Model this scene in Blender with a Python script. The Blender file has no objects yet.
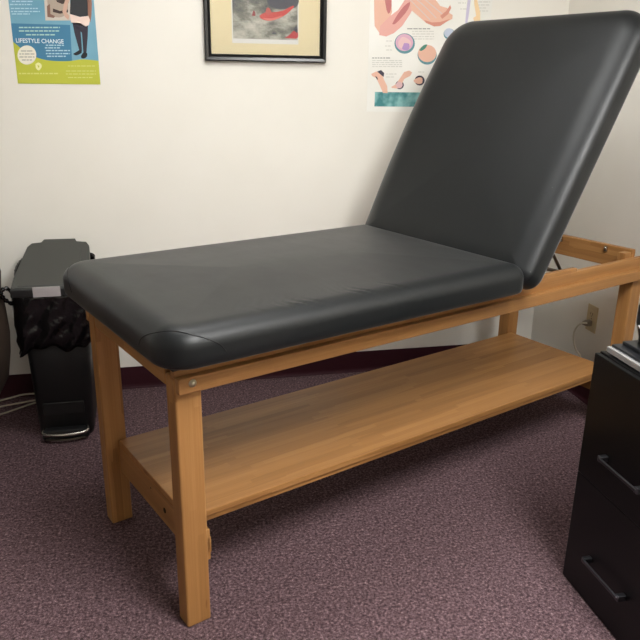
import bpy, bmesh, math, random
from mathutils import Vector, Matrix
random.seed(4)
C = bpy.context.scene.collection
R = math.radians
# ---------------------------------------------------------------- camera solution
F = 713.4
PITCH, ROLL, YAW = R(18.6722), R(.8371), R(12.612)
CAM = Vector((-.0043, -1.5126, 1.339))
fw = Vector((math.sin(YAW)*math.cos(PITCH), math.cos(YAW)*math.cos(PITCH), -math.sin(PITCH)))
r0 = Vector((math.cos(YAW), -math.sin(YAW), 0)); u0 = r0.cross(fw)
rt = r0*math.cos(ROLL)+u0*math.sin(ROLL); up = -r0*math.sin(ROLL)+u0*math.cos(ROLL)
YB, XR = 1.566, 1.778           # back wall plane, right wall plane
XL, YF, ZC = -2.6, -3.2, 2.5
TA = R(22.92)                   # table's turn in the room
def ray(px, py): return fw + rt*((px-320)/F) - up*((py-320)/F)
def on_y(px, py, y): d = ray(px, py); return CAM + d*((y-CAM.y)/d.y)
def on_x(px, py, x): d = ray(px, py); return CAM + d*((x-CAM.x)/d.x)
def on_z(px, py, z): d = ray(px, py); return CAM + d*((z-CAM.z)/d.z)

cam = bpy.data.cameras.new('camera'); co = bpy.data.objects.new('camera', cam); C.objects.link(co)
co.matrix_world = Matrix(((rt.x, up.x, -fw.x, CAM.x), (rt.y, up.y, -fw.y, CAM.y), (rt.z, up.z, -fw.z, CAM.z), (0, 0, 0, 1)))
cam.sensor_width = 36; cam.sensor_fit = 'HORIZONTAL'; cam.lens = 36*F/640; cam.clip_start = .02
bpy.context.scene.camera = co

# ---------------------------------------------------------------- materials
def srgb(r, g, b):
    f = lambda c: (c/255/12.92) if c/255 <= .04045 else ((c/255+.055)/1.055)**2.4
    return (f(r), f(g), f(b), 1)
def mat(name, col, rough=.5, metal=0, spec=.5, coat=0):
    m = bpy.data.materials.new(name); m.use_nodes = True
    b = m.node_tree.nodes['Principled BSDF']
    b.inputs['Base Color'].default_value = col if len(col) == 4 else (*col, 1)
    b.inputs['Roughness'].default_value = rough; b.inputs['Metallic'].default_value = metal
    b.inputs['Specular IOR Level'].default_value = spec; b.inputs['Coat Weight'].default_value = coat
    return m
def N(m, t, **k):
    n = m.node_tree.nodes.new(t)
    for a, v in k.items():
        if a.startswith('i_'): n.inputs[a[2:].replace('_', ' ')].default_value = v
        else: setattr(n, a, v)
    return n
def L(m, a, b): m.node_tree.links.new(a, b)
def bsdf(m): return m.node_tree.nodes['Principled BSDF']
def coords(m, scale=(1, 1, 1), which='Object', rot=(0, 0, 0)):
    t = N(m, 'ShaderNodeTexCoord'); mp = N(m, 'ShaderNodeMapping')
    mp.inputs['Scale'].default_value = scale; mp.inputs['Rotation'].default_value = rot
    L(m, t.outputs[which], mp.inputs['Vector']); return mp.outputs['Vector']
def ramp(m, fac, stops):
    r = N(m, 'ShaderNodeValToRGB'); e = r.color_ramp.elements
    while len(e) < len(stops): e.new(.5)
    for i, (p, c) in enumerate(stops): e[i].position = p; e[i].color = c if len(c) == 4 else (*c, 1)
    L(m, fac, r.inputs['Fac']); return r.outputs['Color']
def bump(m, h, strength=.2, dist=.001):
    b = N(m, 'ShaderNodeBump'); b.inputs['Strength'].default_value = strength; b.inputs['Distance'].default_value = dist
    L(m, h, b.inputs['Height']); L(m, b.outputs['Normal'], bsdf(m).inputs['Normal']); return b
def noise(m, vec, scale, detail=4, rough=.5):
    n = N(m, 'ShaderNodeTexNoise'); n.inputs['Scale'].default_value = scale
    n.inputs['Detail'].default_value = detail; n.inputs['Roughness'].default_value = rough
    L(m, vec, n.inputs['Vector']); return n.outputs['Fac']
def mix(m, fac, a, b, typ='MIX'):
    n = N(m, 'ShaderNodeMix', data_type='RGBA', blend_type=typ)
    if isinstance(fac, float): n.inputs[0].default_value = fac
    else: L(m, fac, n.inputs[0])
    for s, v in ((6, a), (7, b)):
        if isinstance(v, tuple): n.inputs[s].default_value = v
        else: L(m, v, n.inputs[s])
    return n.outputs[2]

def wall_mat():
    m = mat('painted_wall', srgb(222, 213, 194), .62, spec=.3)
    v = coords(m)
    c = ramp(m, noise(m, v, 3, 3), [(.3, srgb(229, 225, 215)), (.7, srgb(233, 229, 220))])
    L(m, c, bsdf(m).inputs['Base Color']); bump(m, noise(m, v, 160, 3), .12, .001); return m
def carpet_mat():
    m = mat('carpet', (.1, .06, .07), .95, spec=.1)
    v = coords(m)
    a = ramp(m, noise(m, v, 120, 5, .8), [(.36, srgb(54, 40, 43)), (.5, srgb(104, 84, 88)), (.6, srgb(142, 120, 122)), (.72, srgb(206, 184, 184))])
    b = ramp(m, noise(m, v, 45, 3, .6), [(.3, (.70, .68, .70)), (.7, (1.1, 1.08, 1.08))])
    d = ramp(m, noise(m, v, 420, 2, .6), [(.3, (.62, .6, .62)), (.7, (1.25, 1.22, 1.22))])
    c = mix(m, 1.0, a, b, 'MULTIPLY'); c = mix(m, 1.0, c, d, 'MULTIPLY')
    L(m, c, bsdf(m).inputs['Base Color']); bump(m, noise(m, v, 190, 4, .7), .9, .006); return m
def wood_mat(axis):
    # laminated bamboo: narrow strips running along `axis`
    m = mat('bamboo_along_'+axis, (.5, .3, .12), .45, spec=.35)
    other = {'x': (.55, 22, 22), 'y': (22, .55, 22), 'z': (22, 22, .55)}[axis]
    fine = {'x': (4, 260, 260), 'y': (260, 4, 260), 'z': (260, 260, 4)}[axis]
    v = coords(m, other); vf = coords(m, fine)
    # strips with a cell colour each, staggered joints
    cell = {'x': (2.6, 45, 45), 'y': (45, 2.6, 45), 'z': (45, 45, 2.6)}[axis]
    vc = coords(m, cell)
    vo = N(m, 'ShaderNodeTexVoronoi', distance='CHEBYCHEV'); vo.inputs['Scale'].default_value = 1; vo.inputs['Randomness'].default_value = .45
    L(m, vc, vo.inputs['Vector'])
    sep = N(m, 'ShaderNodeSeparateColor'); L(m, vo.outputs['Color'], sep.inputs[0])
    base = ramp(m, sep.outputs[0], [(0, srgb(148, 106, 61)), (.5, srgb(158, 114, 67)), (1, srgb(168, 124, 75))])
    streak = ramp(m, noise(m, v, 1, 5, .6), [(.3, (.84, .80, .76)), (.65, (1.04, 1.03, 1.02))])
    fib = ramp(m, noise(m, vf, 1, 3, .6), [(.3, (.90, .88, .86)), (.7, (1.04, 1.04, 1.04))])
    c = mix(m, 1.0, base, streak, 'MULTIPLY'); c = mix(m, 1.0, c, fib, 'MULTIPLY')
    # a few dark nodes
    nd = ramp(m, noise(m, coords(m, tuple(x*.6 for x in {'x': (9, 50, 50), 'y': (50, 9, 50), 'z': (50, 50, 9)}[axis])), 1, 2), [(.74, (0, 0, 0)), (.80, (1, 1, 1))])
    c = mix(m, nd, c, srgb(120, 76, 38))
    L(m, c, bsdf(m).inputs['Base Color']); bump(m, noise(m, vf, 1, 2), .05, .0005); return m
def leather_mat(name='black_vinyl', wrinkle=False):
    m = mat(name, srgb(8, 12, 14), .40, spec=.5); bsdf(m).inputs['IOR'].default_value = 1.43; bsdf(m).inputs['Sheen Weight'].default_value = .16; bsdf(m).inputs['Sheen Roughness'].default_value = .35
    v = coords(m)
    rr = ramp(m, noise(m, v, 9, 5, .6), [(.3, (.43, .43, .43)), (.75, (.48, .48, .48))])
    L(m, rr, bsdf(m).inputs['Roughness'])
    h = noise(m, v, 520, 3, .6)
    if wrinkle:
        ad = N(m, 'ShaderNodeMath', operation='ADD')
        w = N(m, 'ShaderNodeMath', operation='MULTIPLY'); w.inputs[1].default_value = 5
        L(m, noise(m, coords(m, (11, 3, 3)), 1.6, 3, .5), w.inputs[0]); L(m, w.outputs[0], ad.inputs[0]); L(m, h, ad.inputs[1])
        h = ad.outputs[0]
    bump(m, h, .12, .0012)
    # scattered dust specks
    vo = N(m, 'ShaderNodeTexVoronoi'); vo.inputs['Scale'].default_value = 13; L(m, v, vo.inputs['Vector'])
    sp = ramp(m, vo.outputs['Distance'], [(.0, (.12, .12, .12)), (.035, (0, 0, 0))])
    c = mix(m, sp, srgb(8, 12, 14), srgb(190, 190, 185)); L(m, c, bsdf(m).inputs['Base Color'])
    return m
M = {}
M['wall'] = wall_mat(); M['carpet'] = carpet_mat()
for a in 'xyz': M['w'+a] = wood_mat(a)
M['vinyl'] = leather_mat('black_vinyl_seat', True); M['vinyl2'] = leather_mat('black_vinyl_back')
M['seam'] = mat('seam_thread', srgb(8, 8, 8), .7)
M['ply'] = mat('black_backing', srgb(20, 20, 20), .8)
M['baseboard'] = mat('maroon_vinyl', srgb(56, 20, 30), .65, spec=.25)
bump(M['baseboard'], noise(M['baseboard'], coords(M['baseboard']), 60, 2), .05)
M['ceil'] = mat('ceiling_tile', srgb(225, 222, 215), .9); bump(M['ceil'], noise(M['ceil'], coords(M['ceil']), 120, 4), .4, .003)
M['steel'] = mat('bright_steel', srgb(190, 186, 178), .25, 1)
M['darksteel'] = mat('dark_steel', srgb(120, 112, 102), .35, 1)
M['brass'] = mat('bolt_metal', srgb(205, 198, 172), .34, 1)
M['hole'] = mat('dark_hole', srgb(25, 18, 12), .9)
M['bin'] = mat('black_plastic', srgb(12, 12, 13), .5); bump(M['bin'], noise(M['bin'], coords(M['bin']), 300, 2), .05)
M['lid'] = mat('charcoal_plastic', srgb(50, 51, 48), .5); bump(M['lid'], noise(M['lid'], coords(M['lid']), 400, 2), .08)
M['liner'] = mat('bin_bag_plastic', srgb(5, 5, 6), .2, spec=.5)
bump(M['liner'], noise(M['liner'], coords(M['liner'], (1, 1.5, .6)), 13, 3, .5), .5, .02)
M['cab'] = mat('black_enamel', srgb(9, 9, 10), .38, spec=.3); bump(M['cab'], noise(M['cab'], coords(M['cab']), 350, 2), .06)
M['handle'] = mat('black_chrome', srgb(95, 95, 100), .36, 1)
M['ivory'] = mat('almond_plastic', srgb(196, 178, 140), .4)
M['slot'] = mat('slot_dark', srgb(40, 32, 24), .7)
M['cord'] = mat('cream_cord', srgb(205, 196, 176), .45)
M['brownhide'] = mat('brown_upholstery', srgb(54, 40, 29), .6); bump(M['brownhide'], noise(M['brownhide'], coords(M['brownhide']), 200, 3), .2)
M['darkwood'] = mat('dark_wood', srgb(52, 32, 22), .4)
M['frame'] = mat('black_lacquer', srgb(22, 21, 21), .28)
M['matb'] = mat('cream_mat_board', srgb(240, 226, 186), .8)
M['white'] = mat('white_paper', srgb(238, 236, 230), .6)
M['trim'] = mat('silver_plastic', srgb(215, 215, 215), .25, .7)
M['printer'] = mat('glossy_black_plastic', srgb(26, 27, 30), .3)
def flatc(n, r, g, b, rough=.55): 
    if n not in M: M[n] = mat(n, srgb(r, g, b), rough)
    return M[n]

# ---------------------------------------------------------------- mesh helpers
def link(name, bm, m, parent=None, smooth=False, loc=None):
    me = bpy.data.meshes.new(name); bm.to_mesh(me); bm.free()
    for mm in (m if isinstance(m, (list, tuple)) else [m]): me.materials.append(mm)
    if smooth:
        for p in me.polygons: p.use_smooth = True
    o = bpy.data.objects.new(name, me); C.objects.link(o)
    if parent: o.parent = parent
    if loc: o.location = loc
    return o
def tag(o, label, cat, group=None, kind=None):
    o['label'] = label; o['category'] = cat
    if group: o['group'] = group
    if kind: o['kind'] = kind
    return o
def thing(name, loc, rz, label, cat, group=None):
    o = bpy.data.objects.new(name, None); C.objects.link(o); o.location = loc; o.rotation_euler = (0, 0, rz)
    o.empty_display_size = .1
    return tag(o, label, cat, group)
def box(bm, x0, x1, y0, y1, z0, z1, bev=0, seg=2):
    vs = [bm.verts.new(p) for p in ((x0,y0,z0),(x1,y0,z0),(x1,y1,z0),(x0,y1,z0),(x0,y0,z1),(x1,y0,z1),(x1,y1,z1),(x0,y1,z1))]
    fs = [bm.faces.new([vs[i] for i in q]) for q in ((0,3,2,1),(4,5,6,7),(0,1,5,4),(1,2,6,5),(2,3,7,6),(3,0,4,7))]
    if bev:
        es = list({e for f in fs for e in f.edges})
        bmesh.ops.bevel(bm, geom=es, offset=bev, segments=seg, affect='EDGES', profile=.5)
    return vs
def bx(name, m, parent, x0, x1, y0, y1, z0, z1, bev=.002, seg=2):
    bm = bmesh.new(); box(bm, x0, x1, y0, y1, z0, z1, bev, seg); return link(name, bm, m, parent)
def catmull(pts, n=8):
    P = [Vector(p) for p in pts]; P = [P[0]*2-P[1]]+P+[P[-1]*2-P[-2]]; out = []
    for i in range(1, len(P)-2):
        for k in range(n):
            t = k/n; a, b, c, d = P[i-1:i+3]
            out.append(.5*((2*b)+(c-a)*t+(2*a-5*b+4*c-d)*t*t+(3*b-a-3*c+d)*t**3))
    return out+[P[-2]]
def tube(bm, pts, r, n=10, caps=True):
    P = [Vector(p) for p in pts]; rings = []; nrm = None
    for i, p in enumerate(P):
        t = (P[min(i+1, len(P)-1)]-P[max(i-1, 0)]).normalized()
        if nrm is None:
            nrm = t.orthogonal().normalized()
        else:
            nrm = (nrm-t*nrm.dot(t)).normalized()
        b = t.cross(nrm); rr = r[i] if isinstance(r, (list, tuple)) else r
        rings.append([bm.verts.new(p+(nrm*math.cos(2*math.pi*k/n)+b*math.sin(2*math.pi*k/n))*rr) for k in range(n)])
    for a, b in zip(rings, rings[1:]):
        for k in range(n): f = bm.faces.new((a[k], a[(k+1)%n], b[(k+1)%n], b[k])); f.smooth = True
    if caps: bm.faces.new(rings[0][::-1]); bm.faces.new(rings[-1])
def lathe(bm, prof, mtx, n=24):
    rings = [[bm.verts.new(mtx @ Vector((r*math.cos(2*math.pi*k/n), r*math.sin(2*math.pi*k/n), z))) for k in range(n)] for r, z in prof]
    for a, b in zip(rings, rings[1:]):
        for k in range(n): f = bm.faces.new((a[k], a[(k+1)%n], b[(k+1)%n], b[k])); f.smooth = True
    bm.faces.new(rings[0][::-1]); bm.faces.new(rings[-1])
def rrect(x0, x1, y0, y1, rad, n=10, d=0):
    """rounded rectangle inset by d; rad for corners (x1y1, x0y1, x0y0, x1y0)"""
    out = []
    for (cx, cy, sx, sy, a0), q in zip(((x1, y1, -1, -1, 0), (x0, y1, 1, -1, 90), (x0, y0, 1, 1, 180), (x1, y0, -1, 1, 270)), rad):
        q2 = max(q-d, .003); ox, oy = cx+sx*(d+q2), cy+sy*(d+q2)
        for k in range(n+1):
            a = R(a0+90*k/n); out.append((ox+q2*math.cos(a), oy+q2*math.sin(a)))
    return out
def subdiv_outline(o, step=.03):
    res = []
    for i, p in enumerate(o):
        q = o[(i+1) % len(o)]; d = math.dist(p, q); k = max(1, round(d/step))
        res += [(p[0]+(q[0]-p[0])*j/k, p[1]+(q[1]-p[1])*j/k) for j in range(k)]
    return res
def loft(bm, rings, cap0=True, cap1=True, smooth=True):
    rr = [[bm.verts.new(p) for p in g] for g in rings]; n = len(rr[0])
    for a, b in zip(rr, rr[1:]):
        for k in range(n): f = bm.faces.new((a[k], a[(k+1)%n], b[(k+1)%n], b[k])); f.smooth = smooth
    if cap0: bm.faces.new(rr[0][::-1])
    if cap1: f = bm.faces.new(rr[-1]); f.smooth = smooth
    return rr
def pad_rings(Lx, Ly, T, rad, re, crown, ri=None):
    ri = ri or re
    prof = [(.022, 0), (.010, .001), (.003, .006), (0, .016)]
    zs = T-re*.8
    prof += [(0, max(zs*.6, .02)), (0, max(zs, .024))]
    for k in range(1, 9):
        a = R(90*k/9); prof.append((ri*(1-math.cos(a)), zs+(T-zs)*math.sin(a)))
    half = min(Lx, Ly)/2
    rings = []
    n0 = 12
    def ring(d, z):
        o = rrect(0, Lx, 0, Ly, rad, n0, d); return [(x, y, z) for x, y in o]
    for d, z in prof: rings.append(ring(d, z))
    for k in range(0, 17):
        d = ri+(half-ri-.02)*(k/16); t = (d-ri)/(half-ri)
        g = []
        for x, y in rrect(0, Lx, 0, Ly, rad, n0, d):
            u = (2*(x-ri)/(Lx-2*ri)-1); v = (2*(y-ri)/(Ly-2*ri)-1)
            g.append((x, y, T+crown*max(0, 1-u*u)*max(0, 1-v*v)))
        rings.append(g)
    return rings
def pad(name, Lx, Ly, T, rad, re, crown, m, parent, dent=None, ri=None, sub=26):
    rings = pad_rings(Lx, Ly, T, rad, re, crown, ri)
    # add points along the straight sides so that the sides can pucker
    out = []
    for g in rings:
        h = []
        for i, p in enumerate(g):
            q = g[(i+1) % len(g)]; k = sub if (i % 13) == 12 else 1
            h += [tuple(p[a]+(q[a]-p[a])*j/k for a in range(3)) for j in range(k)]
        if dent: h = [dent(*p) for p in h]
        out.append(h)
    bm = bmesh.new(); loft(bm, out); return link(name, bm, m, parent, False)

# ---------------------------------------------------------------- room shell
def struct(name, bm, m):
    o = link(name, bm, m); o['kind'] = 'structure'; return o
def sbox(name, m, *a):
    bm = bmesh.new(); box(bm, *a); return struct(name, bm, m)
T_ = .1
sbox('floor', M['carpet'], XL, XR, YF, YB, -.1, 0)
sbox('ceiling', M['ceil'], XL, XR, YF, YB, ZC, ZC+.1)
sbox('wall_back', M['wall'], XL-T_, XR+T_, YB, YB+T_, -.1, ZC+.1)
sbox('wall_right', M['wall'], XR, XR+T_, YF, YB, -.1, ZC+.1)
sbox('wall_left', M['wall'], XL-T_, XL, YF, YB, -.1, ZC+.1)
sbox('wall_front', M['wall'], XL-T_, XR+T_, YF-T_, YF, -.1, ZC+.1)
def baseboard(name, a, b, nrm):
    # cove base: thin strip with a rounded toe
    prof = [(0, .102), (.0025, .102), (.003, .099), (.003, .018), (.006, .008), (.012, .002), (.012, 0), (0, 0)]
    bm = bmesh.new(); rings = []
    for e in (a, b): rings.append([(e[0]+nrm[0]*d, e[1]+nrm[1]*d, z) for d, z in prof])
    loft(bm, rings, smooth=False); bmesh.ops.recalc_face_normals(bm, faces=bm.faces); return struct(name, bm, M['baseboard'])
baseboard('baseboard_back', (XL, YB), (XR, YB), (0, -1))
baseboard('baseboard_right', (XR, YF), (XR, YB), (-1, 0))
baseboard('baseboard_left', (XL, YF), (XL, YB), (1, 0))

# ---------------------------------------------------------------- ceiling lights (2x4 ft troffers)
def ceiling_light(x, y, lx, ly, power, label):
    t = thing('ceiling_light', (x, y, ZC), 0, label, 'ceiling light')
    bm = bmesh.new()
    w = .02
    for a in ((-lx/2, lx/2, -ly/2, -ly/2+w), (-lx/2, lx/2, ly/2-w, ly/2), (-lx/2, -lx/2+w, -ly/2+w, ly/2-w), (lx/2-w, lx/2, -ly/2+w, ly/2-w)):
        box(bm, *a, -.02, 0)
    link('frame', bm, flatc('white_enamel', 235, 235, 232), t)
    m = mat('light_diffuser', (1, 1, 1), .6); b = bsdf(m)
    b.inputs['Emission Color'].default_value = (1, 1.0, .985, 1); b.inputs['Emission Strength'].default_value = power
    bm = bmesh.new(); box(bm, -lx/2+w, lx/2-w, -ly/2+w, ly/2-w, -.012, -.006)
    link('diffuser', bm, m, t)
LIGHTS = [(.98, -1.2, .6, 1.2, 50.0, 'fluorescent ceiling panel nearest the right wall'),
          (.25, .45, 1.2, .6, 11.5, 'fluorescent ceiling panel above the treatment table')]
for a in LIGHTS: ceiling_light(*a)

# ---------------------------------------------------------------- treatment table
LT, WT = 1.873, .598
table = thing('treatment_table', (0, 0, 0), TA, 'long bamboo treatment table with black vinyl top and raised backrest', 'treatment table')
LX, LY = .066, .053
ZL0, ZL1, ZA = .660, .699, .738
for i, (x, y) in enumerate(((0, 0), (0, WT-LY), (LT-LX, 0), (LT-LX, WT-LY))):
    leg = bx('leg', M['wz'], table, x, x+LX, y, y+LY, 0, ZL1-.0065, .005, 3)
    if i == 0:
        b = bmesh.new()
        box(b, LX-.001, LX+.012, .012, .034, .172, .262, .002)
        box(b, LX-.001, LX+.015, .012, .034, .192, .238, .002)
        o = link('leg_wedge', b, M['wz'], leg)
# side rails: an upper apron with a lip board fixed outside the legs
for s in (0, 1):
    y0, y1 = (.0, .022) if s == 0 else (WT-.022, WT)
    bm = bmesh.new(); box(bm, .0, LT, y0, y1, ZL1-.006, ZA, .002)
    yy = (y0, y1)
    box(bm, 1.17, 1.46, y0+.001, y1-.001, ZA-.004, ZA+.012, .003)
    ap = link('side_rail', bm, M['wx'], table)
    y0, y1 = (-.022, .0) if s == 0 else (WT, WT+.022)
    lip = bx('lip_board', M['wx'], table, .0, LT, y0, y1, ZL0, ZL1, .0025, 3)
    for (bxx, zz, yb, par) in ((.034, .684, y0 if s == 0 else y1, lip), (.055, .719, 0 if s == 0 else WT, ap), (LT-.034, .684, y0 if s == 0 else y1, lip)):
        bm = bmesh.new()
        mt = Matrix.Translation((bxx, yb, zz)) @ Matrix.Rotation(R(90 if s == 0 else -90), 4, 'X')
        lathe(bm, [(.0098, -.004), (.0098, .001), (.0088, .0025), (.0065, .0032), (.0060, .0050), (.0045, .0065), (.001, .0072)], mt, 20)
        link('bolt', bm, M['brass'], par)
# end rails
bx('end_rail', M['wy'], table, .0, .022, LY+.0005, WT-LY-.0005, ZL0, ZA, .003)
hr = bx('end_rail', M['wy'], table, 1.808, 1.832, .0225, WT-.0225, .687, .765, .003)
for yy, zz in ((.325, .752), (.125, .752), (.036, .738)):
    bm = bmesh.new(); box(bm, 1.800, 1.8075, yy-.006, yy+.006, zz-.012, zz+.008, .001)
    lathe(bm, [(.006, 0), (.006, .003), (.003, .005)], Matrix.Translation((1.800, yy, zz)) @ Matrix.Rotation(R(-90), 4, 'Y'), 14)
    link('bracket', bm, M['steel'], hr)
bx('corner_block', M['wz'], table, 1.765, 1.807, .0225, .052, .69, .757, .003)
# shelf
ZS = .287
for x0 in (.040, 1.808):
    sr = bx('shelf_rail', M['wy'], table, x0, x0+.022, LY+.0005, WT-LY-.0005, .178, ZS-.0185, .002)
    if x0 < 1:
        for yy, zz, rr in ((.128+.08, .222, .008), (.30, .245, .003)):
            bm = bmesh.new(); lathe(bm, [(rr, 0), (rr, .001), (rr*.6, .0012)], Matrix.Translation((x0, yy, zz)) @ Matrix.Rotation(R(-90), 4, 'Y'), 14)
            link('dowel_hole', bm, M['hole'], sr)
bm = bmesh.new()
box(bm, .040, 1.832, LY+.001, WT-LY-.001, ZS-.018, ZS, .002)
link('shelf', bm, M['wx'], table)
for yy in (.060, WT-.078): bx('shelf_batten', M['wx'], table, .063, 1.807, yy, yy+.018, ZS-.035, ZS-.0185, .002)

# seat cushion
SX0, SX1, SY0, SY1, SZ = -.058, 1.090, -.094, .675, ZA+.006
def pucker(x, y, z):
    # creases pulled into the near edge of the vinyl
    if y > .16: return (x, y, z)
    dz = dy = 0
    for cx, sl, dp in ((.372, .35, .0022), (.392, .5, .0030), (.416, .25, .0026), (.45, .4, .0016), (.585, .5, .0020), (.61, .35, .0026), (.70, .3, .0014), (.30, .3, .0012)):
        q = (x-cx+(sl+.5)*(y-.02)+.7*(z-.06))/.0062
        if abs(q) < 4:
            w = math.exp(-q*q)-.5*math.exp(-((abs(q)-1.7)**2))
            w *= math.exp(-((y-.045)/.050)**2)*min(1, max(0, (z-.02)/.03)); dz -= dp*.75*w; dy += dp*.4*w
    return (x, y+dy, z+dz)
ST = .091
bx('seat_base', M['ply'], table, SX0+.03, SX1-.03, SY0+.035, SY1-.035, ZA+.0005, SZ+.004, .001)
seat = pad('seat_cushion', SX1-SX0, SY1-SY0, ST, (.04, .08, .08, .04), .056, .010, M['vinyl'], table, pucker, None, 190)
seat.location = (SX0, SY0, SZ)
# stitched corner seams: arcs running over the rounded corners at the foot end
for cy, sy in ((.08, 1), (SY1-SY0-.08, -1)):
    pts = []
    for k in range(25):
        t = k/24*2-1
        zs = ST-.056*.8; h = (1-t*t)**.7
        zz = .030+(ST+.001-.030-.008)*h
        d = 0 if zz <= zs else .056*(1-math.cos(math.asin(min(1, (zz-zs)/(ST-zs)))))
        # walk along the rounded corner outline: straight, arc, straight
        al = t*.125; arc = .08*math.pi/2; rd = max(.08-d, .003); o_ = max(d-.077, 0)
        if abs(al) < arc/2:
            g = R(225)+al/.08; x = .08+rd*math.cos(g); y = rd*math.sin(g)
        elif al > 0: x = .08+(al-arc/2); y = -rd
        else: x = .08-rd; y = (-al-arc/2)
        z = zz
        pts.append((x, cy+y*sy, z))
    bm = bmesh.new(); tube(bm, pts, .0012, 6); link('corner_seam', bm, M['seam'], seat)
# backrest
BA = R(60); BL, BW, BT = .905, .790, .090
back = bpy.data.objects.new('backrest', None)
s = -.06
fx, fz = 1.072+s*math.cos(BA), .835+s*math.sin(BA)
ox, oz = fx+BT*math.sin(BA), fz-BT*math.cos(BA)
def flare(x, y, z):
    # the pad is a little wider at the head end and its long side bows out
    t = max(0, x/BL); return (x, y+(.030*t+.022*math.sin(math.pi*min(1, t)))*max(0, y/BW)**1.5, z)
bcush = pad('backrest_cushion', BL, BW, BT, (.10, .05, .05, .10), .050, .007, M['vinyl2'], table, flare, .085, 40)
BY = SY0-.012; bcush.location = (ox, BY, oz); bcush.rotation_euler = (0, -BA, 0)
bm = bmesh.new(); box(bm, .05, BL-.05, .05, BW-.05, -.014, .001, .002); link('backing_board', bm, M['ply'], bcush)
# prop rod under the backrest
def bl(x, y, z): return (ox+x*math.cos(BA)-z*math.sin(BA), BY+y, oz+x*math.sin(BA)+z*math.cos(BA))
bm = bmesh.new()
p1 = bl(.30, .212, -.012); p2 = bl(.30, BW-.212, -.012)
q1 = (1.524, p1[1], .702); q2 = (1.524, p2[1], .702)
for p_, q_ in ((p1, q1), (p2, q2)):
    tube(bm, [p_, q_], .0055, 10); tube(bm, [q_, (1.29, p_[1], .765)], .005, 8)
tube(bm, [(1.524, .024, .702), (1.524, WT-.024, .702)], .006, 10)
link('prop_rod', bm, M['darksteel'], table)

# ---------------------------------------------------------------- step can with liner
tb = thing('step_can', (-.418, 1.13, 0), 0, 'slim black pedal waste bin with grey lid beside the table', 'trash can')
def ring2(w0, w1, y0, y1, z, rr=.02, dz=0):
    # width w0 at the front, w1 at the back
    o = rrect(-.5, .5, 0, 1, (.12, .12, .12, .12), 6)
    return [(x*(w0+(w1-w0)*y), y0+(y1-y0)*y, z+dz*y) for x, y in o]
bm = bmesh.new()
loft(bm, [ring2(.196, .18, .012, .35, .0), ring2(.204, .188, .004, .355, .02), ring2(.225, .205, .0, .36, .30), ring2(.252, .225, .0, .37, .575, dz=.06)])
link('body', bm, M['bin'], tb, False)
bx('front_panel', M['bin'], tb, -.075, .075, -.004, .01, .10, .15, .003)
# pedal: chrome bar bent round a black foot
bm = bmesh.new(); box(bm, -.085, .085, -.03, .02, .008, .045, .006); link('pedal_housing', bm, M['bin'], tb)
bm = bmesh.new(); tube(bm, catmull([(-.078, .0, .040), (-.080, -.03, .038), (-.06, -.043, .036), (0, -.05, .035), (.06, -.043, .036), (.080, -.03, .038), (.078, .0, .040)], 6), .0065, 10)
link('pedal', bm, M['steel'], tb)
bm = bmesh.new(); tube(bm, catmull([(-.072, -.03, .010), (0, -.042, .010), (.072, -.03, .010)], 6), .004, 8)
link('pedal_trim', bm, M['darksteel'], tb)
# lid: eight-sided, sloping up to the back, with a raised middle panel
def lidpoly(k, z, dz, e=0):
    P = [(-.136, -.012), (.136, -.012), (.136, .06), (.118, .30), (.105, .330), (.066, .338), (.060, .362), (-.060, .362), (-.066, .338), (-.105, .330), (-.118, .30), (-.136, .06)]
    return [(x*k, .16+(y-.16)*k, z+dz*(y/.35)) for x, y in P]
bm = bmesh.new()
loft(bm, [lidpoly(.97, .585, .085), lidpoly(1, .588, .085), lidpoly(1, .610, .088), lidpoly(.985, .617, .09)], smooth=False)
link('lid', bm, M['lid'], tb)
bm = bmesh.new()
mid = lambda z, k: [(x*k, .17+(y-.17)*k, z+.09*(y/.35)) for x, y in ((-.112, -.006), (.112, -.006), (.085, .28), (.060, .355), (-.060, .355), (-.085, .28))]
loft(bm, [mid(.616, 1), mid(.620, .985)], smooth=False); link('lid_panel', bm, M['lid'], tb)
bx('lid_rim', M['bin'], tb, -.137, .137, -.016, .0, .578, .606, .003)
bx('latch_plate', M['trim'], tb, -.060, .036, -.020, -.0165, .578, .616, .0015)
# liner, folded down over the rim with a ragged hem
random.seed(9)
ln_rings = []
nz = 12
base = subdiv_outline(rrect(-.5, .5, 0, 1, (.12, .12, .12, .12), 6), .03)
ph = [random.uniform(0, 6.28) for _ in range(6)]
def hem(x, y): return .375+.012*math.sin(9*x+ph[0])+.008*math.sin(23*x+11*y+ph[1])+.02*x
for j in range(nz+1):
    g = []
    t = j/nz
    for x, y in base:
        top = .586+.062*y; zz = top+(hem(x, y)-top)*t
        w = .262-.018*y+.0*t; amp = .0012+.0032*t
        off = amp*(math.sin(31*x+7*t*3+ph[2])+math.sin(47*y+5*t+19*x+ph[3])+.6*math.sin(25*t+13*x+ph[4]))
        rr_ = 1+(off+.010)/.13
        # outward scale from the axis
        g.append((x*w*rr_, .18+(y-.5)*.372*(1+(off+.006)/.18), zz))
    ln_rings.append(g)
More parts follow.
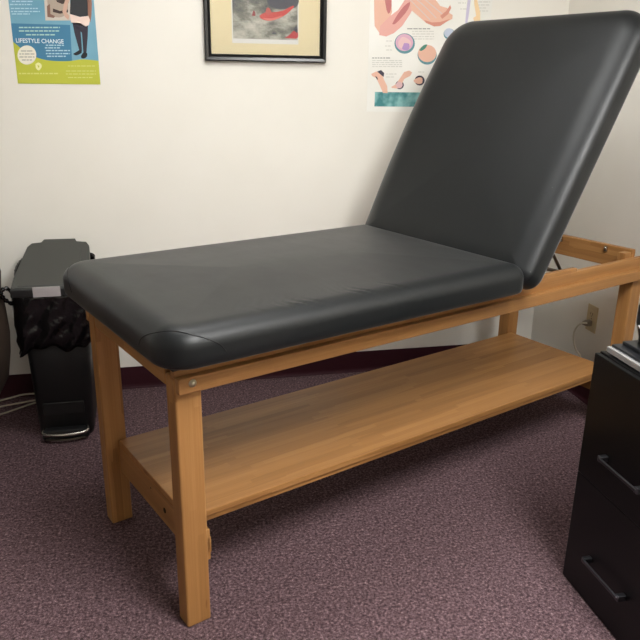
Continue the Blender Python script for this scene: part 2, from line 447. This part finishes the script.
# hem tucks back inwards
ln_rings.append([(x*.95, .18+(y-.18)*.965, z+.006) for x, y, z in ln_rings[-1]])
bm = bmesh.new(); loft(bm, ln_rings, False, False)
liner = link('bin_liner', bm, M['liner'], None, False, (-.418, 1.13, 0))
tag(liner, 'shiny black bin bag folded over the rim of the waste bin', 'bin bag')
md = liner.modifiers.new('s', 'SOLIDIFY'); md.thickness = .001
bm = bmesh.new()
tube(bm, catmull([(-.13, .02, .585), (-.152, -.0, .612), (-.168, -.01, .597), (-.16, -.0, .57), (-.14, .02, .545)], 6), [.004+.005*abs(math.sin(i*.9)) for i in range(25)], 8)
tube(bm, catmull([(-.134, .10, .612), (-.142, .16, .635), (-.138, .22, .650), (-.128, .28, .655)], 6), [.004+.003*abs(math.sin(i*1.3)) for i in range(19)], 8)
link('gathered_plastic', bm, M['liner'], liner)

# ---------------------------------------------------------------- cords on the floor behind the bin
for i, (pts, lab) in enumerate((
    ([(-1.05, 1.36, .004), (-.80, 1.33, .004), (-.70, 1.385, .004), (-.60, 1.46, .004), (-.50, 1.52, .004)], 'cream cable on the carpet, nearest of the three beside the waste bin'),
    ([(-1.02, 1.44, .004), (-.82, 1.43, .004), (-.70, 1.465, .004), (-.60, 1.475, .012), (-.48, 1.535, .004)], 'cream cable on the carpet, middle of the three beside the waste bin'),
    ([(-1.0, 1.50, .004), (-.82, 1.48, .004), (-.70, 1.52, .012), (-.62, 1.538, .018), (-.46, 1.540, .004)], 'cream cable on the carpet, closest to the baseboard of the three'))):
    bm = bmesh.new(); tube(bm, catmull(pts, 8), .0038, 8)
    tag(link('floor_cable', bm, M['cord'], None), lab, 'cable', 'cables behind the waste bin')

# ---------------------------------------------------------------- upholstered chair at the left edge
ch = thing('armchair', (-.912, .90, 0), 0, 'dark brown upholstered armchair cut off by the left picture edge', 'chair')
def cush(name, x0, x1, y0, y1, z0, z1, b): 
    bm = bmesh.new(); box(bm, x0, x1, y0, y1, z0, z1, b, 5); return link(name, bm, M['brownhide'], ch, True)
cush('seat', -.21, .21, -.28, .2, .27, .46, .04)
cush('backrest', -.24, .24, .2, .33, .25, .90, .05)
for sx in (-1, 1):
    rings = []
    for k, (z, w) in enumerate(((.235, .022), (.25, .028), (.35, .038), (.43, .042), (.52, .040), (.60, .036), (.66, .040), (.70, .036), (.715, .02))):
        cx = sx*.265+sx*(w-.03)*.6
        rings.append([(x+cx, y, z) for x, y in rrect(-w*1.3, w*1.3, -.28, .315, (w*.9,)*4, 5)])
    bm = bmesh.new(); loft(bm, rings); link('armrest', bm, M['brownhide'], ch)
for x in (-.18, .18):
    for y in (-.24, .2):
        bm = bmesh.new(); lathe(bm, [(.014, 0), (.022, .17), (.022, .28)], Matrix.Translation((x, y, 0)), 12); link('leg', bm, M['darkwood'], ch)
bx('seat_frame', M['brownhide'], ch, -.235, .235, -.26, .30, .17, .28, .01)

# ---------------------------------------------------------------- wall outlet + plug
oy, oz_ = 1.080, .378
ot = thing('power_outlet', (XR, oy, oz_), 0, 'almond duplex wall outlet low on the right wall', 'outlet')
bx('cover_plate', M['ivory'], ot, -.005, 0, -.036, .036, -.058, .058, .0018)
for k, zc in enumerate((.02, -.02)):
    bm = bmesh.new(); o_ = rrect(-.017, .017, -.014, .014, (.008,)*4, 5)
    loft(bm, [[(-.005, a, zc+b) for a, b in o_], [(-.0065, a, zc+b) for a, b in o_]], smooth=False)
    sk = link('socket', bm, M['ivory'], ot)
    bm = bmesh.new(); box(bm, -.0072, -.0064, -.008, -.006, zc-.004, zc+.006); box(bm, -.0072, -.0064, .006, .008, zc-.004, zc+.006); box(bm, -.0072, -.0064, -.002, .002, zc-.011, zc-.007)
    link('slots', bm, M['slot'], sk)
bm = bmesh.new(); lathe(bm, [(.003, 0), (.003, .0007), (.001, .001)], Matrix.Translation((-.005, 0, 0)) @ Matrix.Rotation(R(-90), 4, 'Y'), 10); link('screw', bm, M['steel'], ot)
pl = thing('power_plug', (XR-.0072, oy, oz_-.02), 0, 'grey-beige power plug with looping cream cord in the wall outlet', 'plug')
bm = bmesh.new()
loft(bm, [[(x, a*s_, b*s_) for a, b in rrect(-.013, .013, -.012, .012, (.004,)*4, 3)] for x, s_ in ((0, 1), (-.018, 1), (-.03, .7), (-.04, .35))], smooth=False)
link('plug_body', bm, flatc('plug_plastic', 120, 108, 88), pl)
lp = []
for q, xx in (((587, 323), XR-.045), ((580, 324), XR-.06), ((574.5, 331), XR-.06), ((573.5, 341), XR-.05), ((576, 350), XR-.04), ((580, 358), XR-.03)):
    v = on_x(*q, xx); lp.append((v.x-pl.location.x, v.y-pl.location.y, v.z-pl.location.z))
lp += [(-.03, lp[-1][1]+.03, .10-pl.location.z), (-.03, lp[-1][1]+.09, .0045-pl.location.z), (-.06, lp[-1][1]+.22, .0045-pl.location.z)]
bm = bmesh.new(); tube(bm, catmull(lp, 8), .0038, 10); link('cord', bm, M['cord'], pl)

# ---------------------------------------------------------------- file cabinet
CX0, CX1, CY0, CY1, CZ = 1.058, 1.69, -.386, .002, .688
fc = thing('file_cabinet', (CX0, (CY0+CY1)/2, 0), 0, 'black two-drawer metal file cabinet at the right edge', 'file cabinet')
hw = (CY1-CY0)/2
bx('body', M['cab'], fc, .014, CX1-CX0, -hw, hw, .0, CZ, .003)
for z0, z1, hz in ((.004, .339, .137), (.341, .684, .441)):
    d = bx('drawer', M['cab'], fc, .0, .0135, -hw+.001, hw-.001, z0, z1, .0015)
    bm = bmesh.new()
    a, b = .09, -.07
    y_a = -.108-(CY0+CY1)/2; y_b = -.262-(CY0+CY1)/2
    box(bm, -.026, -.020, y_b, y_a, hz-.0045, hz+.0045, .002)
    for yy in (y_a-.010, y_b-.004): box(bm, -.024, .0, yy, yy+.014, hz-.008, hz+.008, .002)
    link('handle', bm, M['handle'], d)
# printer standing on the cabinet
PX = CX0+.022
pr = thing('printer', (PX, -.2, CZ), 0, 'black desktop printer with silver front trim on the file cabinet', 'printer')
bx('base', M['printer'], pr, .006, .40, -.19, .180, .0005, .026, .003)
bx('front_trim', M['trim'], pr, -.004, .008, -.19, .182, .004, .020, .002)
bx('tray', M['printer'], pr, .03, .40, -.185, .172, .026, .036, .003)
bm = bmesh.new()
loft(bm, [[(x, y, z) for x, y in rrect(.060+a, .40, -.18, .165-b, (.02,)*4, 5)] for z, a, b in ((.036, .0, .0), (.05, .0, .0), (.09, -.012, -.003), (.13, -.012, -.004), (.155, .0, .0), (.165, .03, .01))])
pb = link('body', bm, M['printer'], pr)
bm = bmesh.new(); tube(bm, catmull([(.046, .14, .085), (.046, .11, .078), (.046, .06, .076)], 5), .004, 8); link('badge_strip', bm, M['trim'], pb)

# ---------------------------------------------------------------- things on the back wall
def W(px, py, off=0):
    v = on_y(px, py, YB); return (v.x, v.z)
class Sheet:
    """flat printed thing on the back wall; shapes are given in wall coordinates (x, z)"""
    def __init__(s, name, x0, x1, z0, z1, m, label, cat, th=.0012, sheet='sheet'):
        s.x, s.z = (x0+x1)/2, z0
        s.t = thing(name, (s.x, YB, s.z), 0, label, cat); s.th = th; s.k = 1
        bm = bmesh.new(); box(bm, x0-s.x, x1-s.x, -th, 0, 0, z1-z0); link(sheet, bm, m, s.t)
    def poly(s, name, pts, m, lay=1, parent=None):
        bm = bmesh.new(); y = -s.th-.00025*lay
        a = [bm.verts.new((x-s.x, y, z-s.z)) for x, z in pts]; f = bm.faces.new(a)
        bmesh.ops.triangulate(bm, faces=[f]); bmesh.ops.recalc_face_normals(bm, faces=bm.faces)
        return link(name, bm, m, parent or s.t)
    def px(s, name, pts, m, lay=1, parent=None, smooth=0):
        q = [W(*p) for p in pts]
        if smooth:
            c = catmull([(a, b, 0) for a, b in q+q[:1]], smooth)[:-1]; q = [(v.x, v.y) for v in c]
        return s.poly(name, q, m, lay, parent)
    def multi(s, name, polys, m, lay=1):
        bm = bmesh.new(); y = -s.th-.00025*lay
        for pts in polys:
            a = [bm.verts.new((x-s.x, y, z-s.z)) for x, z in pts]; f = bm.faces.new(a)
        bmesh.ops.triangulate(bm, faces=bm.faces[:]); return link(name, bm, m, s.t)
    def lines(s, name, rows, m, lay=2, h=1.0):
        # unreadably small print: rows of word-length dashes; rows = (px0, px1, py)
        P = []
        for x0, x1, y in rows:
            x = x0
            while x < x1-.6:
                w = min(random.uniform(1.6, 5.5), x1-x)
                P.append([W(x, y+h/2), W(x+w, y+h/2), W(x+w, y-h/2), W(x, y-h/2)]); x += w+.8
        return s.multi(name, P, m, lay)
    def disc(s, name, cx, cy, rx, ry, m, lay=1, n=28):
        return s.px(name, [(cx+rx*math.cos(2*math.pi*k/n), cy+ry*math.sin(2*math.pi*k/n)) for k in range(n)], m, lay)
    def text(s, name, body, px0, px1, pyb, pyt, m, lay=2, weight=.0):
        cu = bpy.data.curves.new('t', 'FONT'); cu.body = body; cu.size = 1; cu.offset = weight
        to = bpy.data.objects.new('t', cu); C.objects.link(to); bpy.context.view_layer.update()
        me = bpy.data.meshes.new_from_object(to.evaluated_get(bpy.context.evaluated_depsgraph_get()))
        bpy.data.objects.remove(to)
        xs = [v.co.x for v in me.vertices]; ys = [v.co.y for v in me.vertices]
        x0, z0 = W(px0, pyb); x1, _ = W(px1, pyb); _, z1 = W(px0, pyt)
        for v in me.vertices:
            a = (v.co.x-min(xs))/(max(xs)-min(xs)); b = (v.co.y-min(ys))/(max(ys)-min(ys))
            v.co = (x0+(x1-x0)*a-s.x, -s.th-.00025*lay, z0+(z1-z0)*b-s.z)
        me.materials.append(m); me.name = name
        o = bpy.data.objects.new(name, me); C.objects.link(o); o.parent = s.t; return o

# --- lifestyle poster
random.seed(2)
x0, z0 = W(18, 83.5); x1, _ = W(100.5, 84)
HP = .47
def grad(name, c0, c1, sc):
    m = mat(name, srgb(*c0), .45); v = coords(m)
    L(m, ramp(m, noise(m, v, sc, 3), [(.35, srgb(*c0)), (.65, srgb(*c1))]), bsdf(m).inputs['Base Color']); return m
P1 = Sheet('health_poster', x0, x1, z0, z0+HP, grad('poster_blue', (104, 158, 182), (122, 172, 192), 5),
           'blue and green lifestyle poster with a standing figure, left of the framed picture', 'poster')
xa, xb = x0, x1
fc_ = [(v.x, v.y) for v in catmull([(xb, z0+.088, 0), (xb-.06, z0+.092, 0), (xb-.12, z0+.084, 0), (xb-.20, z0+.088, 0), (xb-.26, z0+.112, 0), (xa, z0+.150, 0)], 6)]
bm = bmesh.new(); a_ = [bm.verts.new((x-P1.x, -P1.th-.0005, 0)) for x, z in fc_]; b_ = [bm.verts.new((x-P1.x, -P1.th-.0005, z-P1.z)) for x, z in fc_]
for k in range(len(fc_)-1): bm.faces.new((a_[k], a_[k+1], b_[k+1], b_[k]))
link('green_footer', bm, flatc('lime_print', 186, 190, 62), P1.t)
bx_ = [W(9.5, 23), W(70, 24), W(72, 60), W(40, 60), W(13, 46)]
P1.poly('blue_panel', [(xa, W(0, 23)[1]), (W(70, 23)[0], W(0, 23)[1]), (W(72, 60)[0], W(0, 60)[1]), (xa+.1, W(0, 60)[1]), (xa, W(0, 60)[1])], flatc('deep_blue_print', 62, 124, 158), 1)
P1.px('photo_inset', [(43, -22), (69, -22), (71, 20.5), (45.5, 20.5)], flatc('inset_paper', 205, 196, 184), 1)
P1.px('photo_blouse', [(47, -12), (56, -16), (66, -6), (68, 10), (62, 17), (52, 16), (48, 8)], flatc('inset_tan', 176, 160, 144), 2, smooth=3)
P1.px('photo_dark_band', [(53, 8.5), (60, 11), (68, 9.5), (68, 12.5), (60, 13.8), (53, 12)], flatc('inset_dark', 62, 46, 42), 3)
P1.px('photo_dark_band', [(56, 0), (66, -1), (69, 3), (62, 4), (57, 2)], flatc('inset_dark', 62, 46, 42), 3)
P1.px('photo_arm', [(47, 6), (50, 4), (50.5, 14), (55, 16), (54, 18), (47.5, 17)], flatc('inset_brown', 132, 98, 84), 3)
# standing figure printed on the poster
P1.px('figure_arm', [(86.5, -14), (90, -12), (92, 4), (91.5, 16), (90.5, 22), (88, 21.5), (88, 14), (88, 2)], flatc('skin_print', 150, 104, 84), 3)
P1.px('figure_arm', [(70, -14), (67, -6), (64, 4), (62.5, 12), (65, 17), (68.5, 20), (69.5, 16), (66.5, 12), (68, 4), (71, -4)], flatc('skin_print_light', 205, 168, 148), 4)
P1.px('figure_legs', [(72.5, 23), (88, 25), (87.8, 36), (87, 46), (86.5, 53), (83.5, 53), (84, 44), (82, 33), (80.5, 30), (81.5, 42), (82, 51), (79.5, 51), (77, 42), (74.5, 33)], flatc('stocking_print', 48, 42, 56), 3)
P1.px('figure_shoe', [(73, 54), (77, 51.5), (80, 50), (82, 52), (80, 54), (76, 55.5)], flatc('shoe_print', 20, 20, 24), 4, smooth=3)
P1.px('figure_shoe', [(81, 56), (83.5, 52.5), (87, 53), (87, 56.5), (84, 58.5), (81.5, 58)], flatc('shoe_print', 20, 20, 24), 4, smooth=3)
P1.px('figure_skirt', [(70, 14), (88, 15), (90, 20), (89, 25), (86, 26.5), (80, 23), (71, 22.5)], flatc('pale_skirt_print', 238, 214, 202), 4)
P1.px('figure_top', [(71, -14), (86, -14), (87.5, 4), (88, 16), (80, 17), (70, 14), (70.5, 4)], flatc('dark_top_print', 44, 46, 50), 5)
P1.px('figure_head', [(74, -27), (78, -31), (82, -27), (81.5, -20), (79.5, -14), (77, -14), (75, -19)], flatc('skin_print', 150, 104, 84), 5, smooth=3)
P1.disc('white_circle', 27, 55, 9.4, 9.6, flatc('circle_print', 232, 228, 212), 4)
P1.lines('circle_print_lines', [(21, 33, 51), (19.5, 34.5, 54), (19.5, 34.5, 57), (22, 32, 60)], flatc('grey_print', 150, 150, 145), 5, .9)
white = flatc('white_print', 226, 236, 240)
P1.lines('top_print_lines', [(12, 33, 1.5), (10, 32, 4.5), (11, 38, 8.5), (11, 40, 11.5), (12, 30, 14), (10, 36, -3), (10, 38, -7), (10, 35, -11)], flatc('pale_blue_print', 176, 210, 224), 2, 1.1)
P1.lines('intro_print_lines', [(19, 60, 27.5), (19, 60, 31), (26, 55, 34.8)], flatc('pale_green_print', 170, 208, 200), 3, 1.3)
P1.text('headline', 'LIFESTYLE CHANGE', 16.3, 63.8, 42.6, 38.2, white, 3, .012)
P1.lines('list_print_lines', [(46, 64, 45.3), (45, 60, 47.9), (46, 70, 50.6), (46, 70, 53.6), (47, 67, 56.3)], flatc('pale_blue_print', 176, 210, 224), 3, 1.2)
P1.px('leaf_emblem', [(35.5, 64), (38.5, 62.5), (41.5, 64.5), (41.5, 67.5), (38.8, 70.5), (36, 68)], flatc('pale_yellow_print', 232, 232, 168), 4, smooth=4)
P1.px('leaf_emblem_mark', [(37.5, 65), (39.5, 66), (38.5, 68)], flatc('lime_print', 186, 190, 62), 5)
P1.lines('footer_print_lines', [(19, 58, 73.5)], flatc('pale_lime_print', 208, 210, 120), 4, 1.4)
P1.lines('footer_small_lines', [(68, 95, 66), (66, 96, 71), (66, 96, 74), (68, 94, 77.5)], flatc('pale_lime_print', 208, 210, 120), 4, .9)

# --- framed picture
fx0, fz0 = W(205, 60.5); fx1, _ = W(325, 62.5)
FH = .62
fp = thing('framed_picture', ((fx0+fx1)/2, YB, fz0), 0, 'black framed picture of a red kayak in white water', 'framed picture')
hwid = (fx1-fx0)/2
def frame_bar(a, b, n2):
    pass
prof = [(0, -.002), (0, -.020), (.004, -.024), (.014, -.022), (.018, -.016), (.022, -.018), (.026, -.012), (.026, -.004)]
rings = []
cs = [(-hwid, 0, 1, 1), (hwid, 0, -1, 1), (hwid, FH, -1, -1), (-hwid, FH, 1, -1)]
bm = bmesh.new(); rr_ = []
for cx, cz, sx, sz in cs: rr_.append([bm.verts.new((cx+sx*d, y, cz+sz*d)) for d, y in prof])
for i in range(4):
    a, b = rr_[i], rr_[(i+1) % 4]
    for k in range(len(prof)): bm.faces.new((a[k], a[(k+1) % len(prof)], b[(k+1) % len(prof)], b[k]))
bmesh.ops.recalc_face_normals(bm, faces=bm.faces); link('frame', bm, M['frame'], fp)
bx('mat_board', M['matb'], fp, -hwid+.02, hwid-.02, -.008, -.002, .02, FH-.02, 0)
pm = mat('whitewater_print', (.3, .3, .3), .4)
v = coords(pm, (5, 5, 9), rot=(0, .5, 0)); n1 = noise(pm, v, 2.1, 6, .62)
tc = N(pm, 'ShaderNodeTexCoord'); sx_ = N(pm, 'ShaderNodeSeparateXYZ'); L(pm, tc.outputs['Object'], sx_.inputs[0])
mr = N(pm, 'ShaderNodeMapRange'); mr.inputs[1].default_value = .06; mr.inputs[2].default_value = .30; mr.inputs[3].default_value = .08; mr.inputs[4].default_value = -.16
L(pm, sx_.outputs['Z'], mr.inputs[0]); ad = N(pm, 'ShaderNodeMath', operation='ADD'); L(pm, n1, ad.inputs[0]); L(pm, mr.outputs[0], ad.inputs[1])
L(pm, ramp(pm, ad.outputs[0], [(.30, srgb(56, 58, 64)), (.44, srgb(112, 112, 100)), (.56, srgb(176, 174, 160)), (.72, srgb(226, 222, 210))]), bsdf(pm).inputs['Base Color'])
def FP(px, py): a, b = W(px, py); return (a-(fx0+fx1)/2, b-fz0)
bm = bmesh.new(); ax, az = FP(232, 43); bx2, _ = FP(298, 43)
box(bm, ax, bx2, -.0095, -.008, az, FH-(az-.02)); link('paper_border', bm, M['white'], fp)
bm = bmesh.new(); az2 = FP(232, 38.5)[1]
box(bm, ax+.004, bx2-.004, -.0103, -.0095, az2, FH-az2+.0); pic = link('picture', bm, pm, fp)
def fpoly(name, pts, m, lay):
    q = catmull([(*FP(*p), 0) for p in pts+pts[:1]], 3)[:-1]
    bm = bmesh.new(); f = bm.faces.new([bm.verts.new((p.x, -.0103-.0003*lay, p.y)) for p in q]); bmesh.ops.triangulate(bm, faces=[f])
    link(name, bm, m, pic)
red = flatc('kayak_red', 206, 68, 62); pale = flatc('kayak_pink', 224, 120, 110)
fpoly('dark_rock', [(266, -3), (280, -6), (297, -6), (297, 6), (288, 9), (276, 9), (268, 5)], flatc('rock_dark', 66, 68, 78), 1)
fpoly('kayak', [(259, 16), (264, 13), (272, 12.5), (282, 11), (290, 7), (293.5, 6), (292, 9), (285, 15), (276, 19.5), (268, 21), (261, 19)], red, 2)
fpoly('kayak_underside', [(262, 18), (272, 18.5), (282, 15.5), (276, 19.5), (268, 21)], pale, 3)
fpoly('paddler', [(265, 13), (266, 9), (268, 7.8), (270, 10), (271, 13), (268, 15)], flatc('paddler_red', 196, 84, 78), 3)
fpoly('far_paddler', [(251.5, 16), (253, 11), (254.5, 12), (255, 16)], flatc('paddler_dark_red', 150, 60, 62), 2)
fpoly('kayak_bow', [(284, 38), (289, 35), (293, 31), (297, 31), (297, 38.3), (290, 38.4)], flatc('bow_red', 190, 44, 52), 2)
fpoly('dark_rock', [(293, 30.5), (294.5, 27), (297, 27), (297, 33), (295, 32)], flatc('rock_dark', 66, 68, 78), 3)
fpoly('floating_stick', [(271, 33), (274, 32.6), (276, 34), (273, 34.2)], flatc('rock_dark', 66, 68, 78), 2)
gl = mat('picture_glass', (1, 1, 1), .05); bsdf(gl).inputs['Transmission Weight'].default_value = 1; bsdf(gl).inputs['IOR'].default_value = 1.45
nt = gl.node_tree; tr = nt.nodes.new('ShaderNodeBsdfTransparent'); gs = nt.nodes.new('ShaderNodeBsdfGlossy'); gs.inputs['Roughness'].default_value = .03
fr = nt.nodes.new('ShaderNodeFresnel'); fr.inputs['IOR'].default_value = 1.45; mx = nt.nodes.new('ShaderNodeMixShader')
nt.links.new(fr.outputs[0], mx.inputs[0]); nt.links.new(tr.outputs[0], mx.inputs[1]); nt.links.new(gs.outputs[0], mx.inputs[2])
nt.links.new(mx.outputs[0], nt.nodes['Material Output'].inputs['Surface'])
bx('glass', gl, fp, -hwid+.022, hwid-.022, -.0145, -.0125, .022, FH-.022, 0)

# --- anatomy poster
ax0, az0 = W(366.5, 111.5); ax1 = 1.415
P2 = Sheet('anatomy_poster', ax0, ax1, az0, az0+.66, grad('poster_white', (228, 226, 218), (238, 236, 230), 4),
           'white anatomy poster of arm and hand joints, behind the raised backrest', 'poster')
skin = flatc('flesh_print', 224, 178, 156); skin2 = flatc('flesh_print_deep', 208, 140, 122); mus = flatc('muscle_print', 190, 114, 112)
P2.px('upper_arm', [(374, -20), (388, -20), (391, 2), (392, 12), (388, 22), (386, 34), (380, 34), (374.5, 26), (374, 10)], skin, 2)
P2.px('upper_arm_muscle', [(384, -20), (390, -20), (391.5, 6), (388, 14), (385, 2)], mus, 3, smooth=2)
P2.px('forearm', [(380, 26), (390, 16), (398, 10), (406, -2), (412, -4), (415, 4), (410, 14), (402, 26), (394, 33), (386, 36.5), (379, 35)], flatc('flesh_pink_print', 222, 166, 156), 3)
P2.px('forearm_muscle', [(392, 24), (397, 15), (404, 6), (410, 2), (408, 9), (402, 17), (395, 24)], mus, 4, smooth=2)
P2.px('hand', [(408, -10), (424, -8), (434, -2), (440, 6), (447, 8), (449, 13), (452.5, 15), (452, 19), (446, 22), (440, 26), (434, 26.5), (426, 23), (418, 16), (411, 10)], skin, 4)
for a in (((412, -4), (424, 6), (436, 18)), ((418, -6), (430, 4), (442, 14)), ((410, 0), (420, 10), (430, 20))):
    P = [Vector((*W(*q), 0)) for q in a]; c = catmull(P, 6); w = .0016
    P2.poly('tendon', [(p.x, p.y+w) for p in c]+[(p.x, p.y-w) for p in c[::-1]], flatc('tendon_print', 205, 196, 196), 5)
P2.px('finger', [(440, 16), (446, 11), (450, 5), (451, 8), (448, 14), (442, 19)], skin2, 5)
P2.px('hand_underside', [(424, 20), (432, 22.5), (440, 22), (450, 19), (446, 22), (440, 26), (434, 26.5), (426, 23)], skin2, 5)
def vign(cx, cy, r, fill):
    P2.disc('vignette_ring', cx, cy, r, r, flatc('teal_ring_print', 92, 140, 148), 3)
    P2.disc('vignette_picture', cx-.3, cy-1, r*.86, r*.84, fill, 4)
vign(404.5, 43.5, 10.2, flatc('vignette_pink', 216, 170, 190))
P2.px('vignette_detail', [(398, 42), (402, 37), (408, 39), (411, 44), (405, 49), (399, 47)], flatc('vignette_rose', 226, 190, 190), 5, smooth=3)
P2.px('vignette_detail', [(404, 43), (409, 44), (408, 50), (402, 49)], flatc('vignette_mauve', 176, 140, 190), 6, smooth=3)
P2.disc('vignette_ring', 427, 55, 9.6, 9.6, flatc('teal_ring_print', 92, 140, 148), 3)
P2.disc('vignette_picture', 427, 53.5, 9.2, 8.6, skin, 4)
P2.px('vignette_detail', [(419, 50), (423, 45.5), (427, 44.5), (425, 48.5), (421, 51)], flatc('vignette_green', 70, 130, 112), 5, smooth=2)
vign(449, 34, 5.6, flatc('vignette_grey', 186, 196, 212))
P2.px('small_wrist', [(371, 74), (376, 71.5), (381, 72), (384, 80), (387, 86), (387.5, 93), (383, 93), (379, 84), (376, 78), (372, 76)], skin, 3)
P2.px('small_wrist_brace', [(377, 71.5), (381, 70), (384, 73), (383.5, 77), (381, 75)], flatc('brace_print', 50, 44, 62), 4)
P2.px('small_wrist_brace', [(375, 76), (377, 77), (378, 80), (376.5, 79)], flatc('brace_print', 50, 44, 62), 4)
P2.px('small_arm', [(391, 87), (396, 84), (400, 78), (404, 72), (409, 70.5), (412, 72.5), (410, 76), (404, 79), (401, 86), (397, 88.5), (392, 88)], skin, 3)
P2.disc('small_arm_joint', 399.5, 85, 4.2, 4.2, flatc('brace_print', 50, 44, 62), 2)
P2.disc('small_arm_joint', 399.0, 85, 3.4, 3.2, flatc('joint_pink', 214, 176, 178), 4)
P2.disc('small_hand_ring', 419.5, 80.5, 5.0, 5.0, flatc('brace_print', 50, 44, 62), 2)
P2.px('small_hand', [(413.5, 80), (418, 77.5), (422, 78), (422, 83), (418, 84), (414, 82)], skin, 4, smooth=2)
xm = mat('xray_print', (.2, .5, .5), .45)
L(xm, ramp(xm, noise(xm, coords(xm), 22, 2), [(.38, srgb(58, 126, 128)), (.62, srgb(134, 186, 184))]), bsdf(xm).inputs['Base Color'])
xz0, xz1 = W(380, 106.5)[1], W(380, 92)[1]; xx0 = W(374.5, 100)[0]
P2.poly('xray_strip', [(xx0, xz0), (ax1-.035, xz0), (ax1-.035, xz1), (xx0, xz1)], xm, 2)
gp = flatc('grey_print', 150, 150, 145)
P2.lines('print_lines', [(372, 390, 58)], gp, 2, 1.0)
P2.lines('print_lines', [(372, 402, y) for y in (60.6, 62.6, 64.6, 66.6)], flatc('light_grey_print', 202, 200, 192), 2, .8)
P2.lines('print_lines', [(407, 430, 28.8)], gp, 2, 1.0)
P2.lines('print_lines', [(412, 434, y) for y in (31.4, 34, 36.6, 39)]+[(386, 392, 41), (385, 391, 46), (386, 392, 50)], flatc('light_grey_print', 202, 200, 192), 2, .8)
P2.lines('print_lines', [(386, 397, 74), (386, 394, 77)], flatc('light_grey_print', 202, 200, 192), 2, .8)
P2.lines('print_lines', [(418, 424, 72)], flatc('light_grey_print', 202, 200, 192), 2, .8)
P2.lines('print_lines', [(458, 466, 3), (460, 468, 9), (478, 490, 2), (478, 489, 5), (477, 487, 8), (478, 488, 11)], flatc('light_grey_print', 202, 200, 192), 2, .8)
P2.px('wrist_outline', [(470, -20), (473, -20), (470, 0), (469, 12), (467, 24), (465, 24), (466, 12), (468, 0)], flatc('lilac_print', 200, 192, 214), 3)
P2.px('thumb', [(474, -8), (477, 0), (480, 12), (480, 21), (474, 22), (473, 18), (476, 16), (474, 4)], flatc('thumb_print', 236, 206, 160), 3)

# ---------------------------------------------------------------- world, colour
w = bpy.data.worlds.new('world'); bpy.context.scene.world = w; w.use_nodes = True
w.node_tree.nodes['Background'].inputs[0].default_value = (.02, .02, .02, 1)
vs = bpy.context.scene.view_settings
vs.view_transform = 'Standard'; vs.look = 'None'; vs.gamma = 1; vs.use_curve_mapping = False
vs.exposure = 0.0
